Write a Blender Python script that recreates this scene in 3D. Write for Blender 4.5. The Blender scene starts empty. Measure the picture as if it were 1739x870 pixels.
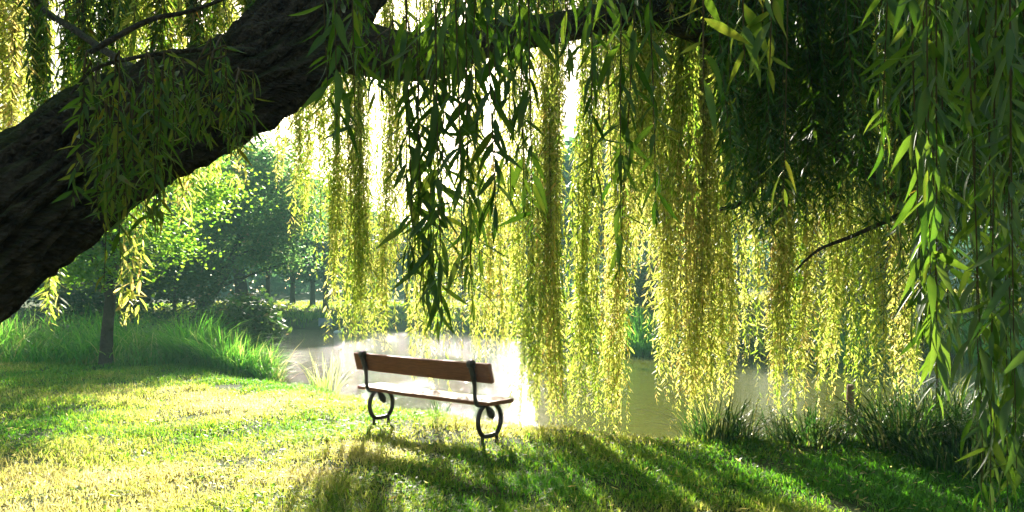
import bpy, math, numpy as np
from mathutils import noise as mnoise, Vector
R = np.random.default_rng(11)
scene = bpy.context.scene
COL = scene.collection
F_PX, HOR, CAM_H = 1265.0, 497.0, 1.52
WATER_Z = -0.35
SUN = np.array([-0.166, 1.0, 0.40]); SUN /= np.linalg.norm(SUN)

def P(px, py, Y):
    """photo direction (px, py) taken at the real distance Y in front of the camera"""
    return np.array([(px - 869.5) / F_PX * Y, Y, CAM_H + (HOR - py) / F_PX * Y])

# ------------------------------------------------------------------ objects
def link(name, data, parent=None):
    o = bpy.data.objects.new(name, data); COL.objects.link(o)
    if parent is not None: o.parent = parent
    return o
def tag(o, label=None, cat=None, group=None, kind=None):
    if label: o['label'] = label
    if cat: o['category'] = cat
    if group: o['group'] = group
    if kind: o['kind'] = kind
    return o
def thing(name, loc, label, cat, group=None, rz=0.0):
    o = link(name, None); o.location = loc; o.rotation_euler = (0, 0, rz); o.empty_display_size = .2
    return tag(o, label, cat, group)
def copy_tree(o, loc, rz, sc, label, group=None):
    c = o.copy(); COL.objects.link(c); c.location = loc; c.rotation_euler = (0, 0, rz); c.scale = sc
    c['label'] = label
    if group: c['group'] = group
    for ch in o.children:
        k = ch.copy(); COL.objects.link(k); k.parent = c
    return c

class MB:
    """collects vertices and faces in numpy arrays, links them as one mesh"""
    def __init__(s): s.v = []; s.f = []; s.t = []; s.n = 0
    def add(s, V, F, mat=0, tint=0.5, smooth=False):
        V = np.asarray(V, dtype=np.float64).reshape(-1, 3); F = np.asarray(F, dtype=np.int64)
        if not len(V): return
        t = np.full(len(V), tint) if np.isscalar(tint) else np.asarray(tint).reshape(-1)
        s.v.append(V); s.t.append(t); s.f.append((F + s.n, mat, smooth)); s.n += len(V)
    def build(s, name, mats, parent=None, origin=None):
        V = np.concatenate(s.v); T = np.concatenate(s.t)
        if origin is not None: V = V - np.asarray(origin)
        me = bpy.data.meshes.new(name)
        me.vertices.add(len(V)); me.vertices.foreach_set('co', V.astype(np.float32).ravel())
        loops = np.concatenate([f.ravel() for f, m, k in s.f])
        tot = np.concatenate([np.full(len(f), f.shape[1]) for f, m, k in s.f])
        mi = np.concatenate([np.full(len(f), m) for f, m, k in s.f])
        sm = np.concatenate([np.full(len(f), k) for f, m, k in s.f])
        me.loops.add(len(loops)); me.loops.foreach_set('vertex_index', loops.astype(np.int32))
        me.polygons.add(len(tot))
        me.polygons.foreach_set('loop_start', np.concatenate([[0], np.cumsum(tot)[:-1]]).astype(np.int32))
        me.polygons.foreach_set('loop_total', tot.astype(np.int32))
        me.polygons.foreach_set('material_index', mi.astype(np.int32))
        me.polygons.foreach_set('use_smooth', sm.astype(bool))
        a = me.attributes.new('tint', 'FLOAT', 'POINT'); a.data.foreach_set('value', T.astype(np.float32))
        for m in mats: me.materials.append(m)
        me.update(calc_edges=True); me.validate()
        return link(name, me, parent)

def norm(a): return a / np.maximum(np.linalg.norm(a, axis=-1, keepdims=True), 1e-9)

def spline(pts, n):
    """Catmull-Rom through rows of pts (position and radius), n samples"""
    p = np.asarray(pts, float); p = np.vstack([2 * p[0] - p[1], p, 2 * p[-1] - p[-2]])
    m = len(p) - 3; u = np.linspace(0, m - 1e-6, n); i = u.astype(int); t = (u - i)[:, None]
    a, b, c, d = p[i], p[i + 1], p[i + 2], p[i + 3]
    return .5 * (2 * b + (c - a) * t + (2 * a - 5 * b + 4 * c - d) * t ** 2 + (3 * b - a - 3 * c + d) * t ** 3)

def tube(mb, pts, n=20, k=8, mat=0, disp=None, cap=True, tint=.5):
    """tapered tube along pts = rows (x, y, z, r)"""
    s = spline(pts, n) if len(pts) > 2 else np.linspace(pts[0], pts[1], max(n, 2)); n = len(s)
    c, r = s[:, :3], np.maximum(s[:, 3], 1e-4)
    tan = norm(np.gradient(c, axis=0))
    ref = np.array([0, 0, 1.]) if abs(tan[0, 2]) < .8 else np.array([1., 0, 0])
    nn = np.zeros_like(c); nn[0] = norm(ref - tan[0] * (ref @ tan[0]))
    for i in range(1, n): nn[i] = norm(nn[i - 1] - tan[i] * (nn[i - 1] @ tan[i]))
    bb = np.cross(tan, nn)
    a = np.linspace(0, 2 * np.pi, k, endpoint=False)
    rad = np.repeat(r[:, None], k, 1)
    if disp is not None: rad = rad + disp(a, np.concatenate([[0], np.cumsum(np.linalg.norm(np.diff(c, axis=0), axis=1))]), r)
    V = c[:, None] + rad[..., None] * (np.cos(a)[None, :, None] * nn[:, None] + np.sin(a)[None, :, None] * bb[:, None])
    i, j = np.meshgrid(np.arange(n - 1), np.arange(k), indexing='ij'); j2 = (j + 1) % k
    Fq = np.stack([i * k + j, i * k + j2, (i + 1) * k + j2, (i + 1) * k + j], -1).reshape(-1, 4)
    mb.add(V, Fq, mat, tint, True)
    if cap:
        for e in (0, n - 1):
            ring = V[e]; cc = np.vstack([ring, ring.mean(0)])
            Fc = np.stack([np.arange(k), (np.arange(k) + 1) % k, np.full(k, k)], -1)
            mb.add(cc, Fc[:, ::-1] if e == 0 else Fc, mat, tint, True)

# leaves: base (N,3), direction d, side s, normal q, length L, half width W
def leaf_lo(mb, b, d, s, q, L, W, mat, tint):
    L = L[:, None]; W = W[:, None]
    V = np.stack([b, b + d * L * .42 + s * W + q * W * .5, b + d * L, b + d * L * .42 - s * W + q * W * .5], 1)
    F = (np.arange(len(b)) * 4)[:, None] + np.array([0, 1, 2, 3])
    T = (np.arange(len(b)) * 4)[:, None, None] + np.array([[0, 1, 2], [0, 2, 3]])
    mb.add(V, T.reshape(-1, 3), mat, np.repeat(tint, 4))
def leaf_mid(mb, b, d, s, q, L, W, mat, tint, bend):
    L = L[:, None]; W = W[:, None]; bd = bend[:, None]
    def c(t): return b + d * L * t + q * L * bd * t * t
    V = np.stack([b, c(.28) + s * W * .9 + q * W * .35, c(.28) - s * W * .9 + q * W * .35, c(.62) + s * W * .8 + q * W * .3, c(.62) - s * W * .8 + q * W * .3, c(1.)], 1)
    T = np.array([[0, 1, 2], [1, 3, 4], [1, 4, 2], [3, 5, 4]])
    F = (np.arange(len(b)) * 6)[:, None, None] + T
    mb.add(V, F.reshape(-1, 3), mat, np.repeat(tint, 6))
def leaf_hi(mb, b, d, s, q, L, W, mat, tint, bend, twist):
    ts = np.array([0, .06, .18, .34, .52, .7, .86, 1.]); ws = np.array([.06, .3, .78, 1., .92, .66, .33, .03])
    L1 = L[:, None]; W1 = W[:, None]; rows = []
    for t, w in zip(ts, ws):
        c = b + d * L1 * t + q * (L1 * bend[:, None] * t * t)
        a = twist[:, None] * t
        ss = s * np.cos(a) + q * np.sin(a); qq = q * np.cos(a) - s * np.sin(a)
        rows += [c + ss * W1 * w + qq * W1 * w * .35, c, c - ss * W1 * w + qq * W1 * w * .35]
    V = np.stack(rows, 1); k = V.shape[1]; T = []
    for i in range(len(ts) - 1):
        o = i * 3
        T += [[o, o + 3, o + 4, o + 1], [o + 1, o + 4, o + 5, o + 2]]
    F = (np.arange(len(b)) * k)[:, None, None] + np.array(T)
    rib = np.tile(np.array([0, .10, 0]), len(ts))[None] * np.ones((len(b), 1))
    mb.add(V, F.reshape(-1, 4), mat, (tint[:, None] * .92 + rib), True)

def strand(mb, top, L, leaf=.085, gap=.024, wid=.075, lod=1, keep=None, start=0., alpha=(22, 72), sway=.07, tint=(0, 1), drift=None, twig_r=.0028, kick=0., ph0=None):
    """one hanging willow twig with its alternate leaves"""
    n = max(int(L / gap), 4); t = np.linspace(0, L, n)
    ph = R.uniform(0, 6.28, 4); fr = R.uniform(.6, 1.6, 2)
    if ph0 is not None: ph = ph0[:4] + R.normal(0, .5, 4); fr = ph0[4:6] + R.normal(0, .1, 2)
    dr = R.normal(0, .012, 2) if drift is None else np.asarray(drift)
    x = sway * (np.sin(t * fr[0] + ph[0]) - np.sin(ph[0])) + dr[0] * t + kick * np.maximum(0, t / L - .7) ** 2 * 8
    y = sway * (np.sin(t * fr[1] + ph[1]) - np.sin(ph[1])) + dr[1] * t
    c = np.stack([top[0] + x, top[1] + y, top[2] - t], 1)
    m = max(int(L / .25), 5); ii = np.linspace(0, n - 1, m).astype(int)
    rr = np.linspace(twig_r, twig_r * .35, m)
    tube(mb, np.column_stack([c[ii], rr]), m, 4 if lod < 2 else 6, 1, cap=False)
    ok = t >= start * L
    if keep is not None: ok &= R.random(n) < keep(c[:, 2])
    ii = np.nonzero(ok)[0]; N = len(ii)
    if not N: return
    b = c[ii]; f = t[ii] / L
    phi = ph[2] + ii * math.pi + .8 * np.sin(t[ii] * 1.1 + ph[3]) + R.normal(0, .55, N) if lod < 2 else ii * 2.4 + R.normal(0, .5, N)
    al = np.radians(R.uniform(alpha[0], alpha[1], N))
    h = np.stack([np.cos(phi), np.sin(phi), np.zeros(N)], 1); z = np.array([0, 0, 1.])
    d = h * np.sin(al)[:, None] - z * np.cos(al)[:, None] + R.normal(0, .09, (N, 3)); d = norm(d)
    s = np.stack([-np.sin(phi), np.cos(phi), np.zeros(N)], 1); s = norm(s - d * (s * d).sum(1, keepdims=True)); q = np.cross(d, s)
    ro = R.normal(0, .55, N)[:, None]
    s, q = s * np.cos(ro) + q * np.sin(ro), q * np.cos(ro) - s * np.sin(ro)
    Ls = leaf * R.uniform(.5, 1.25, N) * np.where(f > .9, 1 - (f - .9) * 6, 1); W = Ls * wid * R.uniform(.8, 1.2, N)
    tn = np.clip(R.uniform(tint[0], tint[1], N), 0, 1)
    bend = R.normal(-.05, .14, N)
    if lod == 0: leaf_lo(mb, b, d, s, q, Ls, W * 1.1, 0, tn)
    elif lod == 1: leaf_mid(mb, b, d, s, q, Ls, W, 0, tn, bend)
    else: leaf_hi(mb, b, d, s, q, Ls, W, 0, tn, bend * 2.2 + np.sign(q[:, 2]) * -.08, R.normal(0, .7, N))

# ------------------------------------------------------------------ materials
def nodes(name):
    m = bpy.data.materials.new(name); m.use_nodes = True; nt = m.node_tree; nt.nodes.clear()
    out = nt.nodes.new('ShaderNodeOutputMaterial')
    def N(t, **kw):
        n = nt.nodes.new(t)
        for k, v in kw.items():
            if k in n.inputs: n.inputs[k].default_value = v
            else: setattr(n, k, v)
        return n
    def L(a, b): nt.links.new(a, b)
    return m, nt, out, N, L
def ramp(N, stops):
    r = N('ShaderNodeValToRGB'); e = r.color_ramp.elements
    while len(e) < len(stops): e.new(.5)
    for x, (p, c) in zip(e, stops): x.position = p; x.color = (*c, 1)
    return r
def leaf_mat(name, refl, trans, under=None, tr=.5, rough=.42, spec=.4, blotch=0):
    m, nt, out, N, L = nodes(name)
    at = N('ShaderNodeAttribute', attribute_name='tint')
    a = ramp(N, refl); b = ramp(N, trans); fac = at.outputs['Fac']
    if blotch:
        tc = N('ShaderNodeTexCoord'); nn = N('ShaderNodeTexNoise', Scale=blotch, Detail=4.); L(tc.outputs['Object'], nn.inputs['Vector'])
        ma = N('ShaderNodeMath', operation='MULTIPLY_ADD'); L(nn.outputs[0], ma.inputs[0]); ma.inputs[1].default_value = .5; ma.inputs[2].default_value = -.25
        m3 = N('ShaderNodeMath', operation='ADD'); L(ma.outputs[0], m3.inputs[0]); L(fac, m3.inputs[1]); fac = m3.outputs[0]
    L(fac, a.inputs[0]); L(fac, b.inputs[0])
    p = N('ShaderNodeBsdfPrincipled', Roughness=rough); p.inputs['Specular IOR Level'].default_value = spec
    col = a.outputs[0]
    if under:
        g = N('ShaderNodeNewGeometry'); mx = N('ShaderNodeMix', data_type='RGBA')
        L(g.outputs['Backfacing'], mx.inputs[0]); L(col, mx.inputs[6]); mx.inputs[7].default_value = (*under, 1); col = mx.outputs[2]
    L(col, p.inputs['Base Color'])
    t = N('ShaderNodeBsdfTranslucent'); L(b.outputs[0], t.inputs['Color'])
    mx = N('ShaderNodeMixShader', Fac=tr); L(p.outputs[0], mx.inputs[1]); L(t.outputs[0], mx.inputs[2]); L(mx.outputs[0], out.inputs[0])
    return m
M = {}
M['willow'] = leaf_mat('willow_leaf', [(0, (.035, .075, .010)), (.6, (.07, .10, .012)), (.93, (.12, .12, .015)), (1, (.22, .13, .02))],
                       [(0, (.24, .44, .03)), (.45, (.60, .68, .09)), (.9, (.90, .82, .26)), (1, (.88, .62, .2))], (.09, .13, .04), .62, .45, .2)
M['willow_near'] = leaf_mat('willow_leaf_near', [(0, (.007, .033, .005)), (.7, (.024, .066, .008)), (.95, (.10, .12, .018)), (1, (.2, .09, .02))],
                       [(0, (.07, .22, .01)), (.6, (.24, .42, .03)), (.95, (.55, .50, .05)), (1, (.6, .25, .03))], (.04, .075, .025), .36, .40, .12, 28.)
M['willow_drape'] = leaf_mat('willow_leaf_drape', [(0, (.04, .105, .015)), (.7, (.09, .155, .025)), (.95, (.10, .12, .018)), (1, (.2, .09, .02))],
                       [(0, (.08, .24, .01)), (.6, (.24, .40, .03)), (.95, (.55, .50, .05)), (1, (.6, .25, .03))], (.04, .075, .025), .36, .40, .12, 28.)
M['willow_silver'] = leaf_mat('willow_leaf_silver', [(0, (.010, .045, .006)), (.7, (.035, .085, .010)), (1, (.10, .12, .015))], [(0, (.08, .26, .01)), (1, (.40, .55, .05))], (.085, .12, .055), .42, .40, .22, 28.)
M['fresh'] = leaf_mat('young_tree_leaf', [(0, (.03, .09, .01)), (1, (.07, .14, .015))], [(0, (.20, .55, .03)), (1, (.55, .74, .06))], None, .55, .5, .2)
M['dark_leaf'] = leaf_mat('shrub_leaf', [(0, (.012, .045, .012)), (.8, (.04, .075, .02)), (1, (.14, .11, .05))], [(0, (.05, .18, .03)), (.8, (.20, .32, .05)), (1, (.55, .42, .18))], None, .45, .5, .2)
M['broad_leaf'] = leaf_mat('broad_tree_leaf', [(0, (.015, .055, .018)), (.75, (.04, .085, .02)), (1, (.14, .11, .05))], [(0, (.10, .36, .08)), (.75, (.34, .56, .12)), (1, (.75, .6, .3))], None, .6, .5, .2)
M['far_leaf'] = leaf_mat('far_tree_leaf', [(0, (.018, .07, .035)), (1, (.045, .115, .045))], [(0, (.05, .24, .08)), (1, (.18, .42, .12))], None, .4, .5, .2)
M['grass'] = leaf_mat('lawn_blade', [(0, (.03, .10, .008)), (.4, (.075, .14, .014)), (.65, (.22, .21, .05)), (1, (.42, .35, .14))],
                      [(0, (.14, .46, .015)), (.4, (.46, .62, .04)), (.65, (.80, .76, .16)), (1, (.92, .80, .34))], None, .55, .55, .15)
M['reed'] = leaf_mat('tall_blade', [(0, (.02, .09, .012)), (.7, (.05, .15, .02)), (1, (.2, .2, .06))], [(0, (.10, .46, .03)), (.7, (.32, .66, .06)), (1, (.75, .75, .25))], None, .55, .5, .2)
M['sedge'] = leaf_mat('sedge_blade', [(0, (.010, .036, .008)), (.8, (.022, .065, .012)), (1, (.12, .13, .05))], [(0, (.03, .13, .015)), (.8, (.12, .26, .03)), (1, (.5, .5, .15))], None, .36, .4, .3)

def bark_mat(name, c0, c1, moss=None, scale=9.0, bump=.9, ridged=False):
    m, nt, out, N, L = nodes(name)
    tc = N('ShaderNodeTexCoord'); mp = N('ShaderNodeMapping'); L(tc.outputs['Object'], mp.inputs[0])
    if ridged: mp.inputs['Rotation'].default_value = (0, math.radians(33), 0); mp.inputs['Scale'].default_value = (.35, 1.3, 1.3)
    n1 = N('ShaderNodeTexNoise', Scale=scale, Detail=8., Roughness=.65); L(mp.outputs[0], n1.inputs['Vector'])
    v = N('ShaderNodeTexVoronoi', Scale=scale * 2.2, feature='DISTANCE_TO_EDGE'); L(mp.outputs[0], v.inputs['Vector'])
    r = ramp(N, [(.3, c0), (.72, c1)]); L(n1.outputs[0], r.inputs[0]); col = r.outputs[0]
    if moss:
        g = N('ShaderNodeNewGeometry'); sx = N('ShaderNodeSeparateXYZ'); L(g.outputs['Normal'], sx.inputs[0])
        n2 = N('ShaderNodeTexNoise', Scale=3.1, Detail=5.); L(tc.outputs['Object'], n2.inputs['Vector'])
        ad = N('ShaderNodeMath', operation='MULTIPLY_ADD'); L(n2.outputs[0], ad.inputs[0]); ad.inputs[1].default_value = 1.6; L(sx.outputs['Z'], ad.inputs[2])
        rr = ramp(N, [(.55, (0, 0, 0)), (1., (.75, .75, .75))]); sc = N('ShaderNodeMath', operation='MULTIPLY'); L(ad.outputs[0], sc.inputs[0]); sc.inputs[1].default_value = .55
        L(sc.outputs[0], rr.inputs[0]); mx = N('ShaderNodeMix', data_type='RGBA'); L(rr.outputs[0], mx.inputs[0]); L(col, mx.inputs[6]); mx.inputs[7].default_value = (*moss, 1); col = mx.outputs[2]
    p = N('ShaderNodeBsdfPrincipled', Roughness=.9); p.inputs['Specular IOR Level'].default_value = .15; L(col, p.inputs['Base Color'])
    ml = N('ShaderNodeMath', operation='MULTIPLY_ADD'); L(v.outputs[0], ml.inputs[0]); ml.inputs[1].default_value = .8; L(n1.outputs[0], ml.inputs[2])
    b = N('ShaderNodeBump', Strength=bump, Distance=.07 if ridged else .03); L(ml.outputs[0], b.inputs['Height']); L(b.outputs[0], p.inputs['Normal'])
    L(p.outputs[0], out.inputs[0]); return m
M['bark'] = bark_mat('willow_bark', (.018, .014, .010), (.13, .098, .066), (.05, .075, .015), 14., 1., True)
M['twig'] = bark_mat('willow_twig', (.05, .035, .015), (.12, .085, .035), None, 30, .2)
M['bark2'] = bark_mat('tree_bark', (.03, .022, .015), (.10, .075, .05), None, 6)

def simple(name, col, rough=.5, metal=0., spec=.5, nz=None, bump=0., scale=(1, 1, 1)):
    m, nt, out, N, L = nodes(name)
    p = N('ShaderNodeBsdfPrincipled', Roughness=rough, Metallic=metal); p.inputs['Specular IOR Level'].default_value = spec
    p.inputs['Base Color'].default_value = (*col, 1)
    if nz:
        tc = N('ShaderNodeTexCoord'); mp = N('ShaderNodeMapping'); mp.inputs['Scale'].default_value = scale; L(tc.outputs['Object'], mp.inputs[0])
        n = N('ShaderNodeTexNoise', Scale=nz[0], Detail=7., Roughness=.65); L(mp.outputs[0], n.inputs['Vector'])
        r = ramp(N, [(.3, col), (.7, nz[1])]); L(n.outputs[0], r.inputs[0]); L(r.outputs[0], p.inputs['Base Color'])
        rr = N('ShaderNodeMapRange'); rr.inputs[3].default_value = rough - .12; rr.inputs[4].default_value = rough + .15; L(n.outputs[0], rr.inputs[0]); L(rr.outputs[0], p.inputs['Roughness'])
        b = N('ShaderNodeBump', Strength=bump, Distance=.01); L(n.outputs[0], b.inputs['Height']); L(b.outputs[0], p.inputs['Normal'])
    L(p.outputs[0], out.inputs[0]); return m
M['plank'] = simple('weathered_plank', (.14, .038, .013), .62, 0, .22, (7., (.28, .092, .034)), .5, (1.2, 14, 14))
M['iron'] = simple('painted_iron', (.016, .010, .008), .45, .0, .4, (30., (.05, .024, .014)), .3)
M['post'] = simple('post_wood', (.10, .045, .02), .8, 0, .3, (12., (.2, .1, .05)), .5)
M['greyboard'] = simple('grey_board', (.22, .25, .30), .6, 0, .4, (5., (.3, .33, .38)), .1)
M['white'] = simple('white_feather', (.75, .75, .72), .7, 0, .3, (9., (.8, .8, .8)), .1)
M['stone'] = simple('foot_slab', (.20, .16, .12), .9, 0, .2, (18., (.32, .26, .2)), .6)

# ------------------------------------------------------------------ pond and ground
SH = np.array([(-4.4, 13.7), (-3.6, 13.2), (-2.75, 12.6), (-1.5, 11.1), (-.56, 10.3), (.15, 9.6), (1.3, 8.75), (1.9, 8.5), (2.5, 8.4), (3.5, 8.4), (5.0, 8.6), (6.6, 9.2),
               (10, 10.6), (14, 12.5), (22, 15), (24, 18), (18, 18.8), (13.2, 19.2), (9, 20), (5.4, 21.6), (3.4, 23), (1.6, 27), (.3, 31), (-3.3, 35.5), (-5.2, 36.5), (-9.2, 37.6),
               (-13, 38.5), (-14.2, 35), (-12.6, 30), (-10.6, 25.5), (-8.0, 20.5), (-6.0, 17.6)])
def lake_sd(x, y):
    """signed distance to the shore, positive on the water"""
    x = np.asarray(x, float); y = np.asarray(y, float)
    d = np.full(x.shape, 1e9); ins = np.zeros(x.shape, bool)
    for (ax, ay), (bx, by) in zip(SH, np.roll(SH, -1, 0)):
        ex, ey = bx - ax, by - ay; t = np.clip(((x - ax) * ex + (y - ay) * ey) / (ex * ex + ey * ey), 0, 1)
        d = np.minimum(d, np.hypot(x - ax - t * ex, y - ay - t * ey))
        ins ^= ((ay > y) != (by > y)) & (x < ex * (y - ay) / (ey if abs(ey) > 1e-9 else 1e-9) + ax)
    return np.where(ins, d, -d)
def sstep(a, b, x):
    t = np.clip((x - a) / (b - a), 0, 1); return t * t * (3 - 2 * t)
def ground_z(x, y):
    x = np.asarray(x, float); y = np.asarray(y, float)
    s = lake_sd(x, y) + .12 * np.sin(x * 2.1 + y) + .08 * np.sin(y * 3.7 - x * 1.3)
    far = sstep(17, 24, y)
    land = .018 * np.sin(x * 1.7 + .4) * np.cos(y * 1.3) + .012 * np.sin(x * 3.1 - y * 2.3)
    land = land + far * (.15 + .55 * sstep(2, 14, -s)) + .9 * sstep(48, 90, y) + .8 * sstep(5, 16, x) * sstep(20, 27, y)
    prof = sstep(-1.0 + .2 * far, .25, s)
    return land * (1 - prof) + prof * -.62 - .5 * sstep(.2, 3, s)
def warp(lo, hi, c, fine, n):
    u = np.linspace(-1, 1, n); k = 5.2
    w = np.sinh(u * k) / np.sinh(k)
    return np.where(w < 0, c + w * (c - lo), c + w * (hi - c))
gx = warp(-260, 260, 0, .1, 420); gy = warp(-120, 420, 11, .1, 420)
X, Y = np.meshgrid(gx, gy, indexing='ij'); Z = ground_z(X, Y)
n, m = X.shape; I, J = np.meshgrid(np.arange(n - 1), np.arange(m - 1), indexing='ij')
mb = MB(); mb.add(np.stack([X, Y, Z], -1), np.stack([I * m + J, (I + 1) * m + J, (I + 1) * m + J + 1, I * m + J + 1], -1).reshape(-1, 4), 0, .5, True)
mt, nt, out, N, L = nodes('ground_soil')
tc = N('ShaderNodeTexCoord'); n1 = N('ShaderNodeTexNoise', Scale=1.1, Detail=8., Roughness=.65); n2 = N('ShaderNodeTexNoise', Scale=38., Detail=5.)
L(tc.outputs['Object'], n1.inputs['Vector']); L(tc.outputs['Object'], n2.inputs['Vector'])
ra = ramp(N, [(.3, (.035, .075, .012)), (.55, (.085, .11, .025)), (.75, (.19, .15, .055))]); rb = ramp(N, [(.3, (.4, .4, .4)), (.7, (1, 1, 1))])
L(n1.outputs[0], ra.inputs[0]); L(n2.outputs[0], rb.inputs[0]); mx = N('ShaderNodeMix', data_type='RGBA', blend_type='MULTIPLY'); mx.inputs[0].default_value = 1
L(ra.outputs[0], mx.inputs[6]); L(rb.outputs[0], mx.inputs[7])
g = N('ShaderNodeNewGeometry'); sx = N('ShaderNodeSeparateXYZ'); L(g.outputs['Position'], sx.inputs[0])
mr = N('ShaderNodeMapRange'); mr.inputs[1].default_value = -.36; mr.inputs[2].default_value = -.16; L(sx.outputs['Z'], mr.inputs[0])
m2 = N('ShaderNodeMix', data_type='RGBA'); L(mr.outputs[0], m2.inputs[0]); m2.inputs[6].default_value = (.06, .042, .022, 1); L(mx.outputs[2], m2.inputs[7])
p = N('ShaderNodeBsdfPrincipled', Roughness=.95); p.inputs['Specular IOR Level'].default_value = .1; L(m2.outputs[2], p.inputs['Base Color'])
b = N('ShaderNodeBump', Strength=.6, Distance=.04); L(n2.outputs[0], b.inputs['Height']); L(b.outputs[0], p.inputs['Normal']); L(p.outputs[0], out.inputs[0])
tag(mb.build('ground', [mt]), 'grassy park ground sloping down to the pond', 'ground', kind='structure')

mt, nt, out, N, L = nodes('pond_water')
tc = N('ShaderNodeTexCoord'); mp = N('ShaderNodeMapping'); mp.inputs['Scale'].default_value = (1, .8, 1); L(tc.outputs['Object'], mp.inputs[0])
n1 = N('ShaderNodeTexNoise', Scale=5., Detail=5., Roughness=.75); n2 = N('ShaderNodeTexNoise', Scale=1.6, Detail=2.)
L(mp.outputs[0], n1.inputs['Vector']); L(mp.outputs[0], n2.inputs['Vector'])
ad = N('ShaderNodeMath', operation='MULTIPLY_ADD'); L(n2.outputs[0], ad.inputs[0]); ad.inputs[1].default_value = .8; L(n1.outputs[0], ad.inputs[2])
b = N('ShaderNodeBump', Strength=.75, Distance=.165); L(ad.outputs[0], b.inputs['Height'])
p = N('ShaderNodeBsdfPrincipled', Roughness=.068, IOR=1.33); p.inputs['Base Color'].default_value = (.10, .105, .022, 1); p.inputs['Specular IOR Level'].default_value = .35
n3 = N('ShaderNodeTexNoise', Scale=.9, Detail=4.); mp3 = N('ShaderNodeMapping'); mp3.inputs['Scale'].default_value = (.35, 1.3, 1); L(tc.outputs['Object'], mp3.inputs[0]); L(mp3.outputs[0], n3.inputs['Vector'])
mr3 = N('ShaderNodeMapRange'); mr3.inputs[1].default_value = .35; mr3.inputs[2].default_value = .65; mr3.inputs[3].default_value = .75; mr3.inputs[4].default_value = 1.; L(n3.outputs[0], mr3.inputs[0]); 
# sheltered, calm water under the willow at the right, ruffled open water at the left
sp = N('ShaderNodeSeparateXYZ'); L(tc.outputs['Object'], sp.inputs[0]); mr4 = N('ShaderNodeMapRange'); mr4.inputs[1].default_value = -.7; mr4.inputs[2].default_value = .8; mr4.inputs[3].default_value = 1.; mr4.inputs[4].default_value = .1; L(sp.outputs['X'], mr4.inputs[0])
mu = N('ShaderNodeMath', operation='MULTIPLY'); L(mr3.outputs[0], mu.inputs[0]); L(mr4.outputs[0], mu.inputs[1]); L(mu.outputs[0], b.inputs['Strength'])
L(b.outputs[0], p.inputs['Normal']); L(p.outputs[0], out.inputs[0])
mb = MB(); mb.add([(-30, 7, WATER_Z), (30, 7, WATER_Z), (30, 45, WATER_Z), (-30, 45, WATER_Z)], [[0, 1, 2, 3]])
tag(mb.build('pond_water', [mt]), 'sunlit rippled pond water behind the bench', 'water', kind='structure')

# ------------------------------------------------------------------ grass
def nz(x, y, s, seed=0.): return np.array([mnoise.noise(Vector((a * s + seed, b * s - seed, seed))) for a, b in zip(x, y)])
def blades(mb, x, y, z, h, w, lean, tint, mat=0, seg=2, az=None):
    n = len(x); az = R.uniform(0, 6.283, n) if az is None else az
    dx, dy = np.cos(az), np.sin(az); fa = az + np.pi / 2 + R.normal(0, .5, n); sx, sy = np.cos(fa) * w, np.sin(fa) * w
    rows = []
    for i in range(seg + 1):
        t = i / seg; k = lean * t ** 1.7 * h; zz = z + h * t * (1 - .35 * np.minimum(lean, 1.6) * t * t)
        if i == seg: rows.append(np.stack([x + dx * k, y + dy * k, zz], 1))
        else:
            q = 1 - .55 * t
            rows += [np.stack([x + dx * k - sx * q, y + dy * k - sy * q, zz], 1), np.stack([x + dx * k + sx * q, y + dy * k + sy * q, zz], 1)]
    V = np.stack(rows, 1); K = V.shape[1]; off = (np.arange(n) * K)
    tt = np.repeat(tint, K); base = mb.n
    Q = np.concatenate([off[:, None] + np.array([2 * i, 2 * i + 1, 2 * i + 3, 2 * i + 2]) for i in range(seg - 1)]) if seg > 1 else np.zeros((0, 4), int)
    Tr = off[:, None] + np.array([2 * seg - 2, 2 * seg - 1, 2 * seg])
    mb.add(V, Tr, mat, tt)
    if len(Q): mb.f.append((Q + base, mat, False))

n = 520000
yy = 4.2 + (R.random(n) ** 1.35) * 13.5; xx = R.uniform(-1, 1, n) * (.72 * yy + 1.2)
sd = lake_sd(xx, yy); ok = (sd < -.12) & (xx < 7.5); xx, yy, sd = xx[ok], yy[ok], sd[ok]
cl = nz(xx, yy, 1.9, 3.) ; ok = R.random(len(xx)) < (.62 + cl * .9) * (1 - .6 * np.exp(-(((xx + .75) * .757 - (yy - 7.9) * .653) / 1.3) ** 6 - (((xx + .75) * .653 + (yy - 7.9) * .757) / .38) ** 4)); xx, yy, cl, sd = xx[ok], yy[ok], cl[ok], sd[ok]
dry = nz(xx, yy, .42, 8.) * .9 + nz(xx, yy, 1.7, 5.) * .35 + .09 - .26 * sstep(-1.0, .8, xx) - .25 * sstep(1, 3.5, xx) - .30 * sstep(10.5, 12.5, yy) * sstep(2., .0, -sd * 0 + xx + 3)  # noise is dry straw; offsets paint sunlit lawn strawier, shaded lawn greener
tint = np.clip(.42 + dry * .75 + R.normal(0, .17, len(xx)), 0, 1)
hh = R.uniform(.028, .085, len(xx)) * (1 + .8 * np.clip(cl, 0, 1)) * (1 + .5 * sstep(-1.2, -.2, sd)) * (.85 + .03 * yy)
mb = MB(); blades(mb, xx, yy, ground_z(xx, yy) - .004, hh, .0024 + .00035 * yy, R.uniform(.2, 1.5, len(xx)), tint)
tag(mb.build('lawn_grass', [M['grass']]), 'short green and straw yellow lawn grass around the bench', 'grass', kind='stuff')

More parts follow.
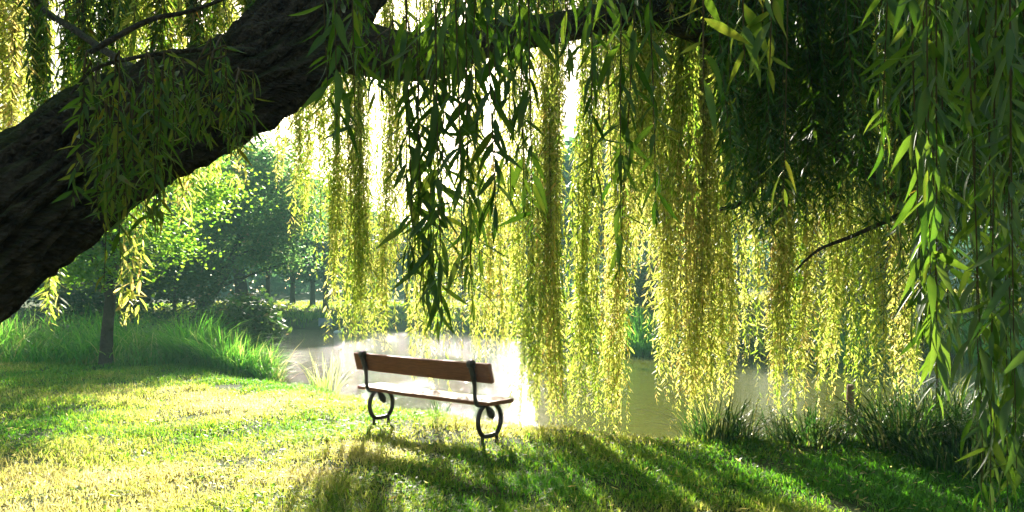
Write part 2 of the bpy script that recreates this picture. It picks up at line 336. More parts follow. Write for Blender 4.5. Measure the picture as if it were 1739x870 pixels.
mb = MB(); n = 1500
yy = R.uniform(4.8, 9.5, n); xx = R.uniform(-1, 1, n) * .7 * yy; ok = lake_sd(xx, yy) < -.4; xx, yy = xx[ok], yy[ok]; n = len(xx)
a = R.uniform(0, 6.28, n); d = np.stack([np.cos(a), np.sin(a), R.normal(0, .25, n)], 1); s = np.stack([-np.sin(a), np.cos(a), R.normal(0, .4, n)], 1); s = norm(s)
leaf_mid(mb, np.stack([xx, yy, ground_z(xx, yy) + R.uniform(.02, .055, n)], 1), norm(d), s, np.cross(norm(d), s), R.uniform(.05, .09, n), R.uniform(.006, .011, n), 0, R.uniform(.8, 1, n), R.normal(.1, .2, n))
tag(mb.build('fallen_leaves', [M['willow']]), 'narrow yellow fallen leaves scattered over the lawn', 'fallen leaves', kind='stuff')

mb = MB(); n = 5200; k = 420
cx = R.uniform(-1, 1, k); cyy = R.uniform(4.6, 13.5, k); i = R.integers(0, k, n); yy = cyy[i] + R.normal(0, .09, n); xx = (cx * .72 * cyy)[i] + R.normal(0, .09, n)
ok = (lake_sd(xx, yy) < -.4) & (xx < 5); xx, yy = xx[ok], yy[ok]; n = len(xx); a = R.uniform(0, 6.28, n)
d = norm(np.stack([np.cos(a), np.sin(a), R.uniform(0, .9, n)], 1)); s_ = norm(np.stack([-np.sin(a), np.cos(a), R.normal(0, .25, n)], 1))
leaf_mid(mb, np.stack([xx, yy, ground_z(xx, yy) + R.uniform(.0, .03, n)], 1), d, s_, np.cross(d, s_), R.uniform(.03, .075, n), R.uniform(.010, .02, n), 0, R.uniform(0, .7, n), R.normal(-.1, .2, n))
tag(mb.build('lawn_weeds', [M['fresh']]), 'low broad leaved weeds scattered through the lawn', 'weeds', kind='stuff')

# rough grass along the far banks
n = 60000; yy = R.uniform(18.5, 62, n); xx = R.uniform(-.62, .85, n) * yy; sd = lake_sd(xx, yy); ok = (sd < -.05) & (sd > -16) & ~((xx < -4) & (yy < 30)); xx, yy, sd = xx[ok], yy[ok], sd[ok]
hh = R.uniform(.12, .32, len(xx)) * (1 + 1.3 * sstep(-2.4, -.6, sd)); mb = MB()
blades(mb, xx, yy, ground_z(xx, yy) - .01, hh, .014 + .0006 * yy, R.uniform(.2, 1.1, len(xx)), np.clip(.24 + .4 * nz(xx, yy, .25, 2.) + .12 * sstep(-2, -5, sd) + .3 * sstep(0, 6, xx) + R.normal(0, .12, len(xx)), 0, 1))
tag(mb.build('bank_grass', [M['grass']]), 'rough grass on the far bank of the pond', 'grass', kind='stuff')

# tall grass on the left bank
mb = MB(); n = 15000
u = R.uniform(-20, -4.9, n); v = R.uniform(0, 1, n)
y0 = np.interp(u, [-20, -12, -9.5, -7.2, -5.2], [15.6, 15.4, 15.7, 15.2, 14.9]); y1 = np.interp(u, [-20, -9.5, -6, -4.9], [22, 19.2, 17.4, 15.9]); yv = y0 + v * (y1 - y0)
ok = R.random(n) < .6 + .9 * nz(u, yv, .8, 4.); u, yv = u[ok], yv[ok]; n = len(u)
hh = R.uniform(.55, 1.2, n) * (1 + .5 * nz(u, yv, .7, 9.)) * (.55 + .45 * sstep(0, .8, yv - np.interp(u, [-20, -12, -9.5, -7.2, -5.2], [15.6, 15.4, 15.7, 15.2, 14.9])))
blades(mb, u, yv, ground_z(u, yv) - .02, hh, R.uniform(.008, .016, n), R.uniform(.15, 1.5, n), np.clip(.4 + .6 * nz(u, yv, .6, 1.) + R.normal(0, .28, n), 0, 1), seg=4)
tag(mb.build('tall_grass', [M['reed']]), 'tall bright green grass along the left pond bank', 'tall grass', kind='stuff')

def clump(name, label, cat, x, y, n, h, r, mat, group=None, w=.009, lean=(.1, .9), tint=(.0, .95)):
    z = float(ground_z(x, y)); t = thing(name, (x, y, z), label, cat, group)
    a = R.uniform(0, 6.283, n); rr = r * np.sqrt(R.random(n)); mb = MB()
    bx, by = rr * np.cos(a), rr * np.sin(a)
    zz = ground_z(x + bx, y + by) - z - .02
    blades(mb, bx, by, zz, h * R.uniform(.5, 1.1, n), R.uniform(.7, 1.3, n) * w, R.uniform(*lean, n), R.uniform(*tint, n), seg=5, az=a + R.normal(0, .6, n))
    mb.build('blades', [mat], t); return t
clump('reed_clump', 'dense upright green reed clump at the tip of the left bank beside the water', 'reeds', -5.75, 15.5, 800, 1.0, .7, M['reed'], w=.011, lean=(.1, 1.3), tint=(0, .9))
clump('reed_clump', 'taller dark green reed clump in front of the shrub on the left bank', 'reeds', -6.9, 16.0, 420, 1.3, .5, M['reed'], w=.012, lean=(.1, 1.1), tint=(0, .6))
clump('spiky_plant', 'thin spiky yellow green plant by the water left of the bench', 'plant', -3.1, 12.35, 70, .85, .22, M['reed'], w=.008, lean=(.1, .8), tint=(.7, 1))
clump('dry_stalks', 'small dark dry stalks at the water edge seen below the bench seat', 'plant', -.95, 9.75, 60, .34, .15, M['sedge'], w=.005, lean=(.05, .5))
sedges = [(2.15, 7.75, .62, 'dark sedge clump at the left end of the right bank'), (2.6, 8.0, .5, 'short sedge clump at the pond edge just right of the leftmost sedge'),
          (3.0, 7.6, .55, 'sedge clump right under the thin tips of the hanging willow curtain'), (3.55, 7.9, .7, 'sedge clump in front of the brown wooden post'),
          (3.75, 7.15, .78, 'broad dark sedge clump in the middle of the right bank'), (4.35, 7.6, .85, 'tall sedge clump with upright blades near the right bank middle'),
          (4.35, 6.75, .75, 'sedge clump nearest the lawn on the right bank'), (5.0, 7.3, .8, 'dark sedge clump just left of the large hanging leaves'),
          (3.85, 6.45, .42, 'low sedge clump at the edge of the shaded lawn'), (5.3, 6.6, .8, 'sedge clump behind the large hanging leaves at right')]
for x, y, h, lab in sedges:
    clump('sedge_clump', lab, 'sedge', x, y, 330, h * .98, .36, M['sedge'], 'sedges on the right bank', w=.008, lean=(.05, 1.4), tint=(0, 1.05))
for x, y, lab in [(3.9, 23.1, 'green reed bank across the water seen through the curtain gap'), (5.2, 22.2, 'green reed clump across the water right of the curtain gap'),
                  (9.4, 20.6, 'green reed clump across the water behind the brown post'), (13.0, 19.9, 'bright green reeds across the water at the right edge')]:
    clump('reed_clump', lab, 'reeds', x, y, 1400, 1.05, 1.15, M['reed'], 'reeds on the opposite bank', w=.018, lean=(.1, .7), tint=(0, .7))

# ------------------------------------------------------------------ willow
willow = thing('weeping_willow', (-3.1, 2.7, 0), 'huge dark leaning weeping willow with leafy curtains hanging over the pond', 'willow tree')
W0 = np.array([-3.1, 2.7, 0.])
def pr(px, py, Yd, w): return (*P(px, py, Yd), w / 2 * Yd / F_PX)
def bark_disp(amp, fa, fl):
    def f(a, l, r):
        out = np.zeros((len(l), len(a)))
        for i, li in enumerate(l):
            for j, aj in enumerate(a):
                q = Vector((math.cos(aj) * fa, math.sin(aj) * fa, li * fl))
                w = mnoise.noise(q * .6 + Vector((5, 0, 0))) * .9
                v = 1 - abs(mnoise.noise(q + Vector((w, w, 0)))) * 2.2
                out[i, j] = r[i] * (amp * (v - .5) + .05 * mnoise.noise(q * .22) + amp * .35 * mnoise.noise(q * 3.1))
        return out
    return f
trunk_pts = [(-3.3, 2.6, -.25, .60), (-3.05, 2.65, .35, .38), (-2.75, 2.75, .95, .30), pr(-150, 530, 2.88, 210), pr(-40, 425, 3.0, 200), pr(75, 328, 3.15, 198), pr(170, 255, 3.35, 190), pr(290, 194, 3.6, 176), pr(400, 150, 3.85, 152), pr(490, 82, 4.1, 150),
             pr(560, 0, 4.3, 140), pr(620, -110, 4.5, 125), (-.6, 4.9, 4.9, .19), (-.2, 5.6, 5.8, .13), (.2, 6.4, 6.6, .06)]
mb = MB(); tube(mb, trunk_pts, 320, 170, 0, bark_disp(.26, 6.5, 2.0)); mb.build('trunk', [M['bark']], willow, W0)
limbs = [([pr(515, 55, 4.15, 110), pr(560, 70, 4.2, 100), pr(620, 84, 4.3, 88), pr(690, 97, 4.45, 82), pr(745, 92, 4.65, 72), pr(850, 62, 5.0, 56), pr(960, 45, 5.5, 50), pr(1090, 20, 6.1, 48), pr(1210, 0, 6.6, 40), (3.6, 7.6, 5.0, .06)], 24),
         ([(-.75, 4.75, 4.5, .12), (-.2, 5.6, 5.0, .10), (.6, 7.6, 5.9, .08), (1.2, 9.2, 6.4, .05), (1.6, 10.6, 6.5, .02)], 10),
         ([(-.75, 4.75, 4.6, .11), (-1.0, 6.6, 5.3, .08), (-1.5, 9.0, 6.0, .05), (-2.2, 10.6, 6.1, .02)], 10),
         ([(-.5, 5.0, 5.0, .12), (1.4, 5.2, 5.5, .10), (3.4, 6.2, 5.8, .07), (5.4, 7.8, 5.9, .04), (6.6, 8.6, 5.8, .02)], 10),
         ([(-.5, 5.0, 5.0, .10), (1.2, 4.2, 5.3, .08), (2.8, 3.4, 5.2, .05), (4.2, 3.0, 4.8, .02)], 8),
         ([pr(300, 160, 3.7, 30), pr(215, 110, 4.2, 14), pr(140, 60, 5.2, 12), pr(60, 0, 6.4, 10), (-4.9, 7.6, 4.9, .03)], 10),
         ([pr(1090, 20, 6.1, 36), pr(1230, 80, 6.6, 34), pr(1330, 170, 6.9, 30), pr(1410, 240, 7.1, 24), pr(1480, 300, 7.3, 16), pr(1560, 380, 7.5, 8)], 10),
         ([pr(1230, 80, 6.6, 22), pr(1272, 150, 6.7, 18), pr(1280, 240, 6.8, 13), pr(1290, 300, 6.8, 11), pr(1255, 345, 6.8, 10), pr(1222, 356, 6.8, 6)], 8),
         ([pr(150, 90, 4.4, 10), pr(250, 36, 4.6, 9), pr(320, 20, 4.7, 7), pr(390, -5, 4.8, 5)], 6),
         ([pr(440, 90, 3.85, 16), pr(385, 84, 3.3, 10), pr(320, 86, 2.95, 8), pr(230, 98, 2.75, 7), pr(160, 118, 2.65, 6), pr(120, 160, 2.6, 4)], 6),
         ([pr(1540, 360, 6.4, 10), pr(1450, 400, 6.6, 7), pr(1390, 425, 6.8, 5), pr(1350, 460, 6.9, 3)], 6)]
for pts, k in limbs:
    mb = MB(); tube(mb, pts, 14 * len(pts) if k < 20 else 110, k * 2 if k < 20 else 40, 0, bark_disp(.07, 3.5, 3.) if k >= 20 else None)
    mb.build('limb', [M['bark']], willow, W0)

DENSE = 2.7
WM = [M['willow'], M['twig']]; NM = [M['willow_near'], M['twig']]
def frond(name, x0, x1, b0, b1, Y0, Y1, n, top=-70, mats=WM, keep=None, **kw):
    """one hanging branch: n twigs between two photo columns, tips between b0 and b1"""
    mb = MB(); t0, t1 = top if isinstance(top, tuple) else (top, top - 50)
    if Y0 > 4: n = int(n * DENSE); kw.setdefault('leaf', .11); kw.setdefault('wid', .09)
    tops = []; cl = R.uniform(x0 + 4, x1 - 4, max(2, int((x1 - x0) / 27))); ct_ = R.uniform(-.34, .16, len(cl)); cp_ = np.column_stack([R.uniform(0, 6.28, (len(cl), 4)), R.uniform(.6, 1.6, (len(cl), 2))]); cy_ = R.uniform(Y0 + .3 * (Y1 - Y0), Y1 - .3 * (Y1 - Y0), len(cl))
    for i in range(n):
        Yd = R.uniform(Y0, Y1); px = x0 + (x1 - x0) * (i + R.uniform(0, 1)) / n
        b1_ = b1
        if n > 9 and Y0 > 4:
            q = i % len(cl)
            if R.random() < .86: px = cl[q] + R.normal(0, 6.5); Yd = cy_[q] + R.normal(0, .12)
            if R.random() < .3: b1_ = b0 - R.uniform(0, .35) * b0
        a = P(px, R.uniform(t1, t0), Yd); tops.append(a); bz = P(px, b0 + (b1_ - b0) * R.beta(1.3, 1.1), Yd)[2]
        if lake_sd(a[0], a[1]) > 0: bz = max(bz, WATER_Z + .03)
        else: bz = max(bz, .03 + float(ground_z(a[0], a[1])))
        k = None
        if keep: k = lambda z, Yd=Yd: np.where(HOR - (z - CAM_H) / Yd * F_PX < keep[0], keep[1], 1.)
        lo = (ct_[i % len(cl)] + R.uniform(-.1, .1)) if Y0 > 4 else 0.; tt = kw.get('tint', (.1, .95))
        strand(mb, a, max(a[2] - bz, .25), keep=k, ph0=cp_[i % len(cl)] if Y0 > 4 and n > 9 else None, **dict(kw, tint=(tt[0] + lo, tt[1] + lo)))
    tops = np.array(tops); tops = tops[np.argsort(tops[:, 0])]
    if len(tops) > 1: tube(mb, np.column_stack([tops, np.full(len(tops), .004)]), 3 * len(tops), 5, 1)
    return mb.build(name, mats, willow, W0)
c = 'hanging_branch'
# curtain over the pond
frond(c, 440, 500, 230, 330, 8.4, 9.4, 9); frond(c, 482, 530, 280, 420, 9, 9.8, 11); frond(c, 520, 572, 260, 410, 9, 9.8, 11)
frond(c, 538, 562, 420, 475, 9, 9.6, 2, keep=(300, .5))
frond(c, 560, 602, 480, 600, 9, 10, 15, keep=(260, .8))
frond(c, 602, 665, 500, 605, 9.2, 10, 20, keep=(410, .5))
frond(c, 610, 730, 330, 460, 10, 11, 10, keep=(400, .5))
frond(c, 702, 738, 560, 690, 9.6, 10.4, 9, keep=(390, .5))
frond(c, 752, 788, 520, 600, 9.6, 10.4, 8, keep=(360, .6))
frond(c, 800, 832, 540, 640, 9, 10, 11, keep=(250, .5))
frond(c, 846, 882, 590, 660, 9, 10, 14, keep=(270, .35))
frond(c, 894, 926, 680, 722, 8.7, 9.5, 14, keep=(130, .6))
frond(c, 940, 970, 690, 730, 8.7, 9.5, 14, keep=(110, .6))
frond(c, 984, 1014, 690, 738, 8.6, 9.4, 14)
frond(c, 1028, 1060, 690, 740, 8.6, 9.4, 15)
frond(c, 1062, 1125, 360, 470, 9, 10, 18)
frond(c, 1122, 1156, 560, 690, 8.5, 9.3, 13, tint=(.2, .96))
frond(c, 1166, 1196, 600, 700, 8.3, 9.3, 14, tint=(.2, .96))
frond(c, 1206, 1236, 600, 690, 8.3, 9.3, 14, tint=(.2, .96))
frond(c, 1246, 1282, 480, 640, 8.3, 9.3, 14)
frond(c, 1140, 1235, 705, 742, 8.2, 8.8, 10, kick=-.12, tint=(.3, .98))
frond(c, 1292, 1330, 600, 700, 7.9, 9, 14)
frond(c, 1330, 1375, 640, 745, 7.9, 8.8, 14)
frond(c, 1375, 1440, 560, 700, 7.9, 9, 16)
frond(c, 1455, 1495, 600, 705, 7.6, 8.5, 12, tint=(.25, .96))
frond(c, 1495, 1545, 600, 715, 7.4, 8.5, 14)
frond(c, 585, 760, 370, 480, 10, 12, 7, keep=(480, .6)); frond(c, 600, 700, 370, 480, 10, 12, 7, keep=(480, .6)); frond(c, 640, 760, 400, 500, 10, 12, 7, keep=(480, .6)); frond(c, 790, 930, 400, 520, 10, 12, 7, keep=(480, .6)); frond(c, 560, 660, 520, 600, 9.4, 10.2, 9, keep=(300, .7))
# deeper layers and the top of the canopy
frond(c, 770, 920, 60, 150, 6, 8, 16, keep=(400, .6))
frond(c, 920, 1060, 110, 260, 7, 9.5, 13)
for x in range(1050, 1560, 85): frond(c, x, x + 85, 260, 470, 9.5, 12, 14)
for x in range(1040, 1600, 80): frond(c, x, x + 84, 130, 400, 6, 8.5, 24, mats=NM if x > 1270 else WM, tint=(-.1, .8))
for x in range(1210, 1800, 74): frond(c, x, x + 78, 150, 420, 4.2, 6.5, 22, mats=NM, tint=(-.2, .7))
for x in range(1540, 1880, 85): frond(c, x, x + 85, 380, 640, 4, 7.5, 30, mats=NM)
for x in range(840, 1400, 80): frond(c, x, x + 84, -10, 75, 4.4, 7.8, 14, mats=NM, top=(-170, -300))
# sunlit sprays behind the trunk
for x in range(-130, 400, 75): frond(c, x, x + 80, 120, 330 if x < 120 else 170, 5, 7, 13, mats=NM, top=(60, -140))
for x in range(-130, 150, 70): frond(c, x, x + 75, 150, 300, 5.5, 8, 20)
for x in range(150, 400, 62): frond(c, x, x + 62, 60, 160, 5.5, 7.5, 17)
frond(c, -60, 60, 180, 420, 7, 9, 10)
frond(c, 275, 345, 300, 400, 6, 7, 6, top=(255, 200)); frond(c, 222, 250, 500, 555, 5, 5.2, 2, top=(300, 280)); frond(c, 60, 110, 480, 560, 6, 6.4, 4, top=(400, 380)); frond(c, 345, 410, 250, 330, 6.5, 7.5, 6, top=(180, 150))

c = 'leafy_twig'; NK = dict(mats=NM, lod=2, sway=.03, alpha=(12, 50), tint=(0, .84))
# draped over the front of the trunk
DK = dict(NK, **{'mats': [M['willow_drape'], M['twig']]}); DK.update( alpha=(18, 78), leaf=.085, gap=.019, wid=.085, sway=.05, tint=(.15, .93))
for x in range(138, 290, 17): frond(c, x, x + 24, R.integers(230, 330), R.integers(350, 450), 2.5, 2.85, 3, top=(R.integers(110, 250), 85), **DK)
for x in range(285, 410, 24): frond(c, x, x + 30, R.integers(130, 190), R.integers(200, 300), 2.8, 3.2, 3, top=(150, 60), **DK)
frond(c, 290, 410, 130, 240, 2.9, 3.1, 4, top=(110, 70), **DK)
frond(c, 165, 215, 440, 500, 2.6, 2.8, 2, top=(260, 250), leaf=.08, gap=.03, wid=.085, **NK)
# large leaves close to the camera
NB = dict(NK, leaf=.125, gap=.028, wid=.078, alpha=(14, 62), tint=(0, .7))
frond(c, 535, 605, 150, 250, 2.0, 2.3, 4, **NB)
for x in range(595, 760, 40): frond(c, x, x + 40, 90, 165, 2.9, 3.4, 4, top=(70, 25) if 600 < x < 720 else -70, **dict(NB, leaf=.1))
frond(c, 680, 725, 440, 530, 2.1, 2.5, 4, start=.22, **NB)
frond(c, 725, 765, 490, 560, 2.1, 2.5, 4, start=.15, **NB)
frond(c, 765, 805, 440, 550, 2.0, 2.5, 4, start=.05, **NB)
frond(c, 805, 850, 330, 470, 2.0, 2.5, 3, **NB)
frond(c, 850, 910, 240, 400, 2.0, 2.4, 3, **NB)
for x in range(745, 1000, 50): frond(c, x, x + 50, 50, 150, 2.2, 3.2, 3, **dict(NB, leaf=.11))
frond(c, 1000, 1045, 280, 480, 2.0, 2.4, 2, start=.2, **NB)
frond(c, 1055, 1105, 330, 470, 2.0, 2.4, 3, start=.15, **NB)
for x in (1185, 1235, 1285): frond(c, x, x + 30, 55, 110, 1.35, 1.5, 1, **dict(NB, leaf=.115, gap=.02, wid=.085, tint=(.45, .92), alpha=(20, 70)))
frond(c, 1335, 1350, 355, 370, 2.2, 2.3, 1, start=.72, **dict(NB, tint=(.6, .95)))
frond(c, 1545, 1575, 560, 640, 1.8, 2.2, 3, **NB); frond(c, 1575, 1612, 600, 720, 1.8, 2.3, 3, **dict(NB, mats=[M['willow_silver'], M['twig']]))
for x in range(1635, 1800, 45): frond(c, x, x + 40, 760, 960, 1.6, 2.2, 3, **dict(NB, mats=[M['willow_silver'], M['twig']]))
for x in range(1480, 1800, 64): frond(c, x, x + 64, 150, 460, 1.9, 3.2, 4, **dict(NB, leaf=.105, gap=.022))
# the rest of the crown above the frame
mb = MB()
for i in range(420):
    x, y = R.uniform(-4.5, 8), R.uniform(-.5, 9.5); z1 = R.uniform(5.4, 7.2) - .02 * (x - 1) ** 2
    zmin = CAM_H + .42 * max(y, 0) + .35
    Ls = min(R.uniform(.8, 2.6), z1 - zmin)
    if Ls > .3: strand(mb, (x, y, z1), Ls, lod=0, gap=.035, leaf=.11, wid=.1)
tag(mb.build('canopy', WM, willow, W0), kind='stuff')

mb = MB()  # unseen strands behind the camera, added to block sky light and deepen shade
for i in range(800):
    x, y = R.uniform(-8, 9), R.uniform(-7, -.6); z1 = R.uniform(4.0, 6.5)
    strand(mb, (x, y, z1), R.uniform(1, 3.) if y < -2.5 else R.uniform(.8, 2), lod=0, gap=.04, leaf=.12, wid=.13)
tag(mb.build('rear_sky_blocker', WM, willow, W0), kind='stuff')

# ------------------------------------------------------------------ trees and shrubs
def crown_pts(n, c, r, clumps, flat=.6, spread=.24, hollow=.45):
    k = norm(R.normal(0, 1, (clumps, 3))) * (hollow + (1 - hollow) * R.random((clumps, 1)) ** .6) * np.asarray(r) * R.uniform(.75, 1.15, (clumps, 1))
    i = R.integers(0, clumps, n); sp = spread * np.mean(r) * R.uniform(.6, 1.4, clumps)[i][:, None]
    return c + k[i] + R.normal(0, 1, (n, 3)) * sp * np.array([1, 1, flat]), c + k
def tree(name, label, cat, x, y, h, cr, cbase, tr, mat, n, clumps, leaf, group=None, lean=(0, 0), wid=.34, bark=None, spread=.24, build_at=None):
    z = float(ground_z(x, y)); t = thing(name, (x, y, z), label, cat, group)
    cc = np.array([lean[0] * h, lean[1] * h, (h + cbase) / 2]); rr = np.array([cr, cr, (h - cbase) / 2])
    mb = MB(); pts, kc = crown_pts(n, cc, rr, clumps, spread=spread)
    pts[:, 2] = np.maximum(pts[:, 2], .15)
    a = R.uniform(0, 6.283, n); d = norm(np.stack([np.cos(a), np.sin(a), R.normal(-.35, .45, n)], 1)); s = norm(np.cross(d, R.normal(0, .55, (n, 3)) + np.array([0, 0, 1.])))
    Ls = leaf * R.uniform(.6, 1.35, n); leaf_lo(mb, pts, d, s, np.cross(d, s), Ls, Ls * wid, 0, np.clip(R.normal(.45, .25, n), 0, 1))
    mb.build('crown', [mat], t)
    mb = MB(); top = cc + np.array([0, 0, rr[2] * .55])
    tube(mb, [(0, 0, -.15, tr * 1.35), (lean[0] * h * .1, lean[1] * h * .1, cbase * .35, tr), (*(cc * np.array([.6, .6, 1]) * np.array([1, 1, .6])), tr * .75), (*top, tr * .2)], 24, 14, 0)
    for q in kc[:min(14, clumps)]:
        zs = np.clip(q[2] * R.uniform(.5, .8), cbase * .55, top[2] * .8); st = np.array([lean[0] * zs, lean[1] * zs, zs]) * np.array([.8, .8, 1])
        mid = st * .45 + q * .55 + np.array([0, 0, .12 * h * R.random()])
        tube(mb, [(*st, tr * .4), (*mid, tr * .24), (*q, tr * .07)], 9, 6, 0)
    mb.build('trunk', [bark or M['bark2']], t); return t
tree('young_tree', 'young slim tree with bright green leaves rising from the tall grass', 'tree', -8.45, 15.5, 5.6, 2.1, 2.0, .115, M['fresh'], 26000, 74, .09, lean=(.05, .0), wid=.42, spread=.18)
def pick(px, Yd): return (px - 869.5) / F_PX * Yd
tree('broad_tree', 'dark broad tree with drooping brown tinged boughs behind the young tree', 'tree', -13.0, 30.5, 7.9, 2.45, 2.6, .22, M['broad_leaf'], 26000, 90, .16, lean=(.33, 0), spread=.2)
tree('leaning_tree', 'dark tree with a leaning bare trunk on the far bank', 'tree', pick(412, 44), 44, 10, 3.0, 4.2, .36, M['dark_leaf'], 9000, 50, .34, lean=(-.08, 0))
for x, y, h, r, lab in [(-11.6, 25.6, 3.6, 1.7, 'dense dark green shrub between the young tree and the pond'), (-14.3, 26.3, 3.3, 2.0, 'dark shrub right behind the young tree trunk'),
                        (-18.6, 27, 3.3, 2.6, 'dark shrub under the leaning willow trunk at the left'), (-7.0, 18.6, 1.9, .95, 'brown tinged shrub drooping over the reeds at the water edge')]:
    tree('dark_shrub', lab, 'shrub', x, y, h, r, .25, .06, M['dark_leaf'], 6500, 40, .15, 'shrubs on the left bank', spread=.26)
for x, y, h, r, lab in [(6.0, 27.5, 3.4, 2.0, 'dark shrub on the sunlit slope seen through the curtain gap'), (18.5, 24.5, 4.5, 2.6, 'dark shrub across the water at the far right'), (12.2, 27.0, 4.0, 2.4, 'dark shrub across the water behind the brown post')]:
    tree('dark_shrub', lab, 'shrub', x, y, h, r, .3, .07, M['dark_leaf'], 6000, 36, .2, 'shrubs on the right bank', spread=.26)
ft = [(497, 52, 9.5, 'tall hazy green tree on the far bank just right of the leaning trunk'), (531, 50, 8.0, 'hazy green tree on the far bank with low layered boughs'), (553, 46, 8.2, 'hazy green tree on the far bank with its trunk close to the grey board'),
      (455, 56, 10.5, 'tall hazy tree standing behind the leaning trunk on the far bank'), (600, 54, 7.5, 'hazy tree on the far bank behind the left edge of the curtain'), (690, 52, 6.0, 'low hazy tree on the far bank behind the bench'),
      (790, 50, 7.0, 'hazy tree on the far bank behind the large hanging leaves'), (884, 46, 8.5, 'dark hazy tree seen through the narrow gap in the curtain'), (1010, 44, 10.5, 'tree on the opposite bank hidden behind the thickest curtain'),
      (1130, 42, 11.5, 'tree at the top of the sunlit slope in the curtain gap'), (1260, 40, 12.5, 'tree across the pond behind the brightest curtain'), (1420, 38, 13, 'tree across the pond above the brown post'), (1600, 36, 13, 'tree across the pond behind the dark hanging leaves'),
      (1730, 34, 12, 'tree across the pond at the right edge'), (340, 50, 11, 'tall tree behind the dark broad tree at left'), (240, 46, 10, 'tall tree behind the young tree crown'), (110, 44, 10, 'tall tree behind the willow trunk'), (-20, 42, 10, 'tall tree at the far left edge behind the willow')]
protos = []
for i, (px, Yd, h, lab) in enumerate(ft):
    x = pick(px, Yd); z = float(ground_z(x, Yd))
    if i < 4: protos.append((tree('far_tree', lab, 'tree', x, Yd, h, h * .30, h * .26, .17, M['far_leaf'], 6500, 44, .42, 'trees on the far bank', spread=.22), h))
    else:
        o, h0 = protos[i % 4]; s = h / h0
        copy_tree(o, (x, Yd, z), R.uniform(0, 6.28), (s * 1.1, s * 1.1, s), lab, 'trees on the far bank')
mb = MB(); n = 26000
a = R.uniform(-1.0, 1.0, n); Yd = R.uniform(72, 84, n); x = a * 80; top = 6.5 + 3.0 * nz(x, Yd * 0, .09, 2.) + 1.5 * nz(x, Yd * 0, .35, 6.) - 1.5 * np.exp(-((x + 16) / 12) ** 2); zz = 1. + top * R.random(n) ** .8
aa = R.uniform(0, 6.283, n); d = norm(np.stack([np.cos(aa), np.sin(aa), R.normal(-.3, .4, n)], 1)); s = norm(np.cross(d, R.normal(0, .6, (n, 3)) + np.array([0, 0, 1.]))); Ls = R.uniform(.6, 1.2, n)
leaf_lo(mb, np.stack([x, Yd, zz], 1), d, s, np.cross(d, s), Ls, Ls * .36, 0, R.random(n)); tag(mb.build('distant_woods', [M['far_leaf']]), 'distant hazy wood closing the view beyond the pond', 'woods', kind='stuff')

# ------------------------------------------------------------------ bench
BR, BL = np.array([-.224, 7.45]), np.array([-1.5, 8.55])
dv = (BR - BL); BLEN = np.linalg.norm(dv); dv /= BLEN; ang = math.atan2(dv[1], dv[0])
mid = (BR + BL) / 2
bench = thing('park_bench', (mid[0], mid[1], float(ground_z(*mid))), 'dark brown park bench with ring shaped iron legs facing the pond', 'bench', rz=ang)
# local axes: x along the bench, y towards the pond, z up
def bevel_box(mb, prof, x0, x1, mat=0, bow=0., nseg=14, r=.006):
    """plank: rounded profile polygon in (y, z) swept along x, slightly uneven"""
    prof = np.asarray(prof, float); pts = []
    for i in range(len(prof)):
        p0, p1, p2 = prof[i - 1], prof[i], prof[(i + 1) % len(prof)]
        a = p1 + norm(p0 - p1) * r; b = p1 + norm(p2 - p1) * r
        for t in (0, .5, 1): pts.append((1 - t) ** 2 * a + 2 * t * (1 - t) * p1 + t * t * b)
    pts = np.array(pts); k = len(pts); cen = pts.mean(0); rows = []
    xs = np.concatenate([[x0, x0 + .004], np.linspace(x0 + .03, x1 - .03, nseg), [x1 - .004, x1]])
    for i, x in enumerate(xs):
        sc = .94 if i in (0, len(xs) - 1) else 1.
        q = cen + (pts - cen) * sc + R.normal(0, .0009, (k, 2)) + np.array([0, -bow * (1 - ((x - (x0 + x1) / 2) / ((x1 - x0) / 2)) ** 2)])
        rows.append(np.column_stack([np.full(k, x), q]))
    V = np.stack(rows); nn = len(xs); I, J = np.meshgrid(np.arange(nn - 1), np.arange(k), indexing='ij'); J2 = (J + 1) % k
    mb.add(V, np.stack([I * k + J, (I + 1) * k + J, (I + 1) * k + J2, I * k + J2], -1).reshape(-1, 4)[:, ::-1], mat)
    for e, sgn in ((0, 1), (nn - 1, -1)):
        cc = np.vstack([V[e], V[e].mean(0)]); Fc = np.stack([np.arange(k), (np.arange(k) + 1) % k, np.full(k, k)], -1); mb.add(cc, Fc[:, ::sgn], mat)
h = BLEN / 2; x0, x1 = -h - .2, h + .2
mb = MB(); bevel_box(mb, [(-.185, .418), (.175, .418), (.175, .458), (-.185, .458)], x0 - .0, x1 - .03, bow=.012, r=.012); mb.build('seat', [M['plank']], bench)
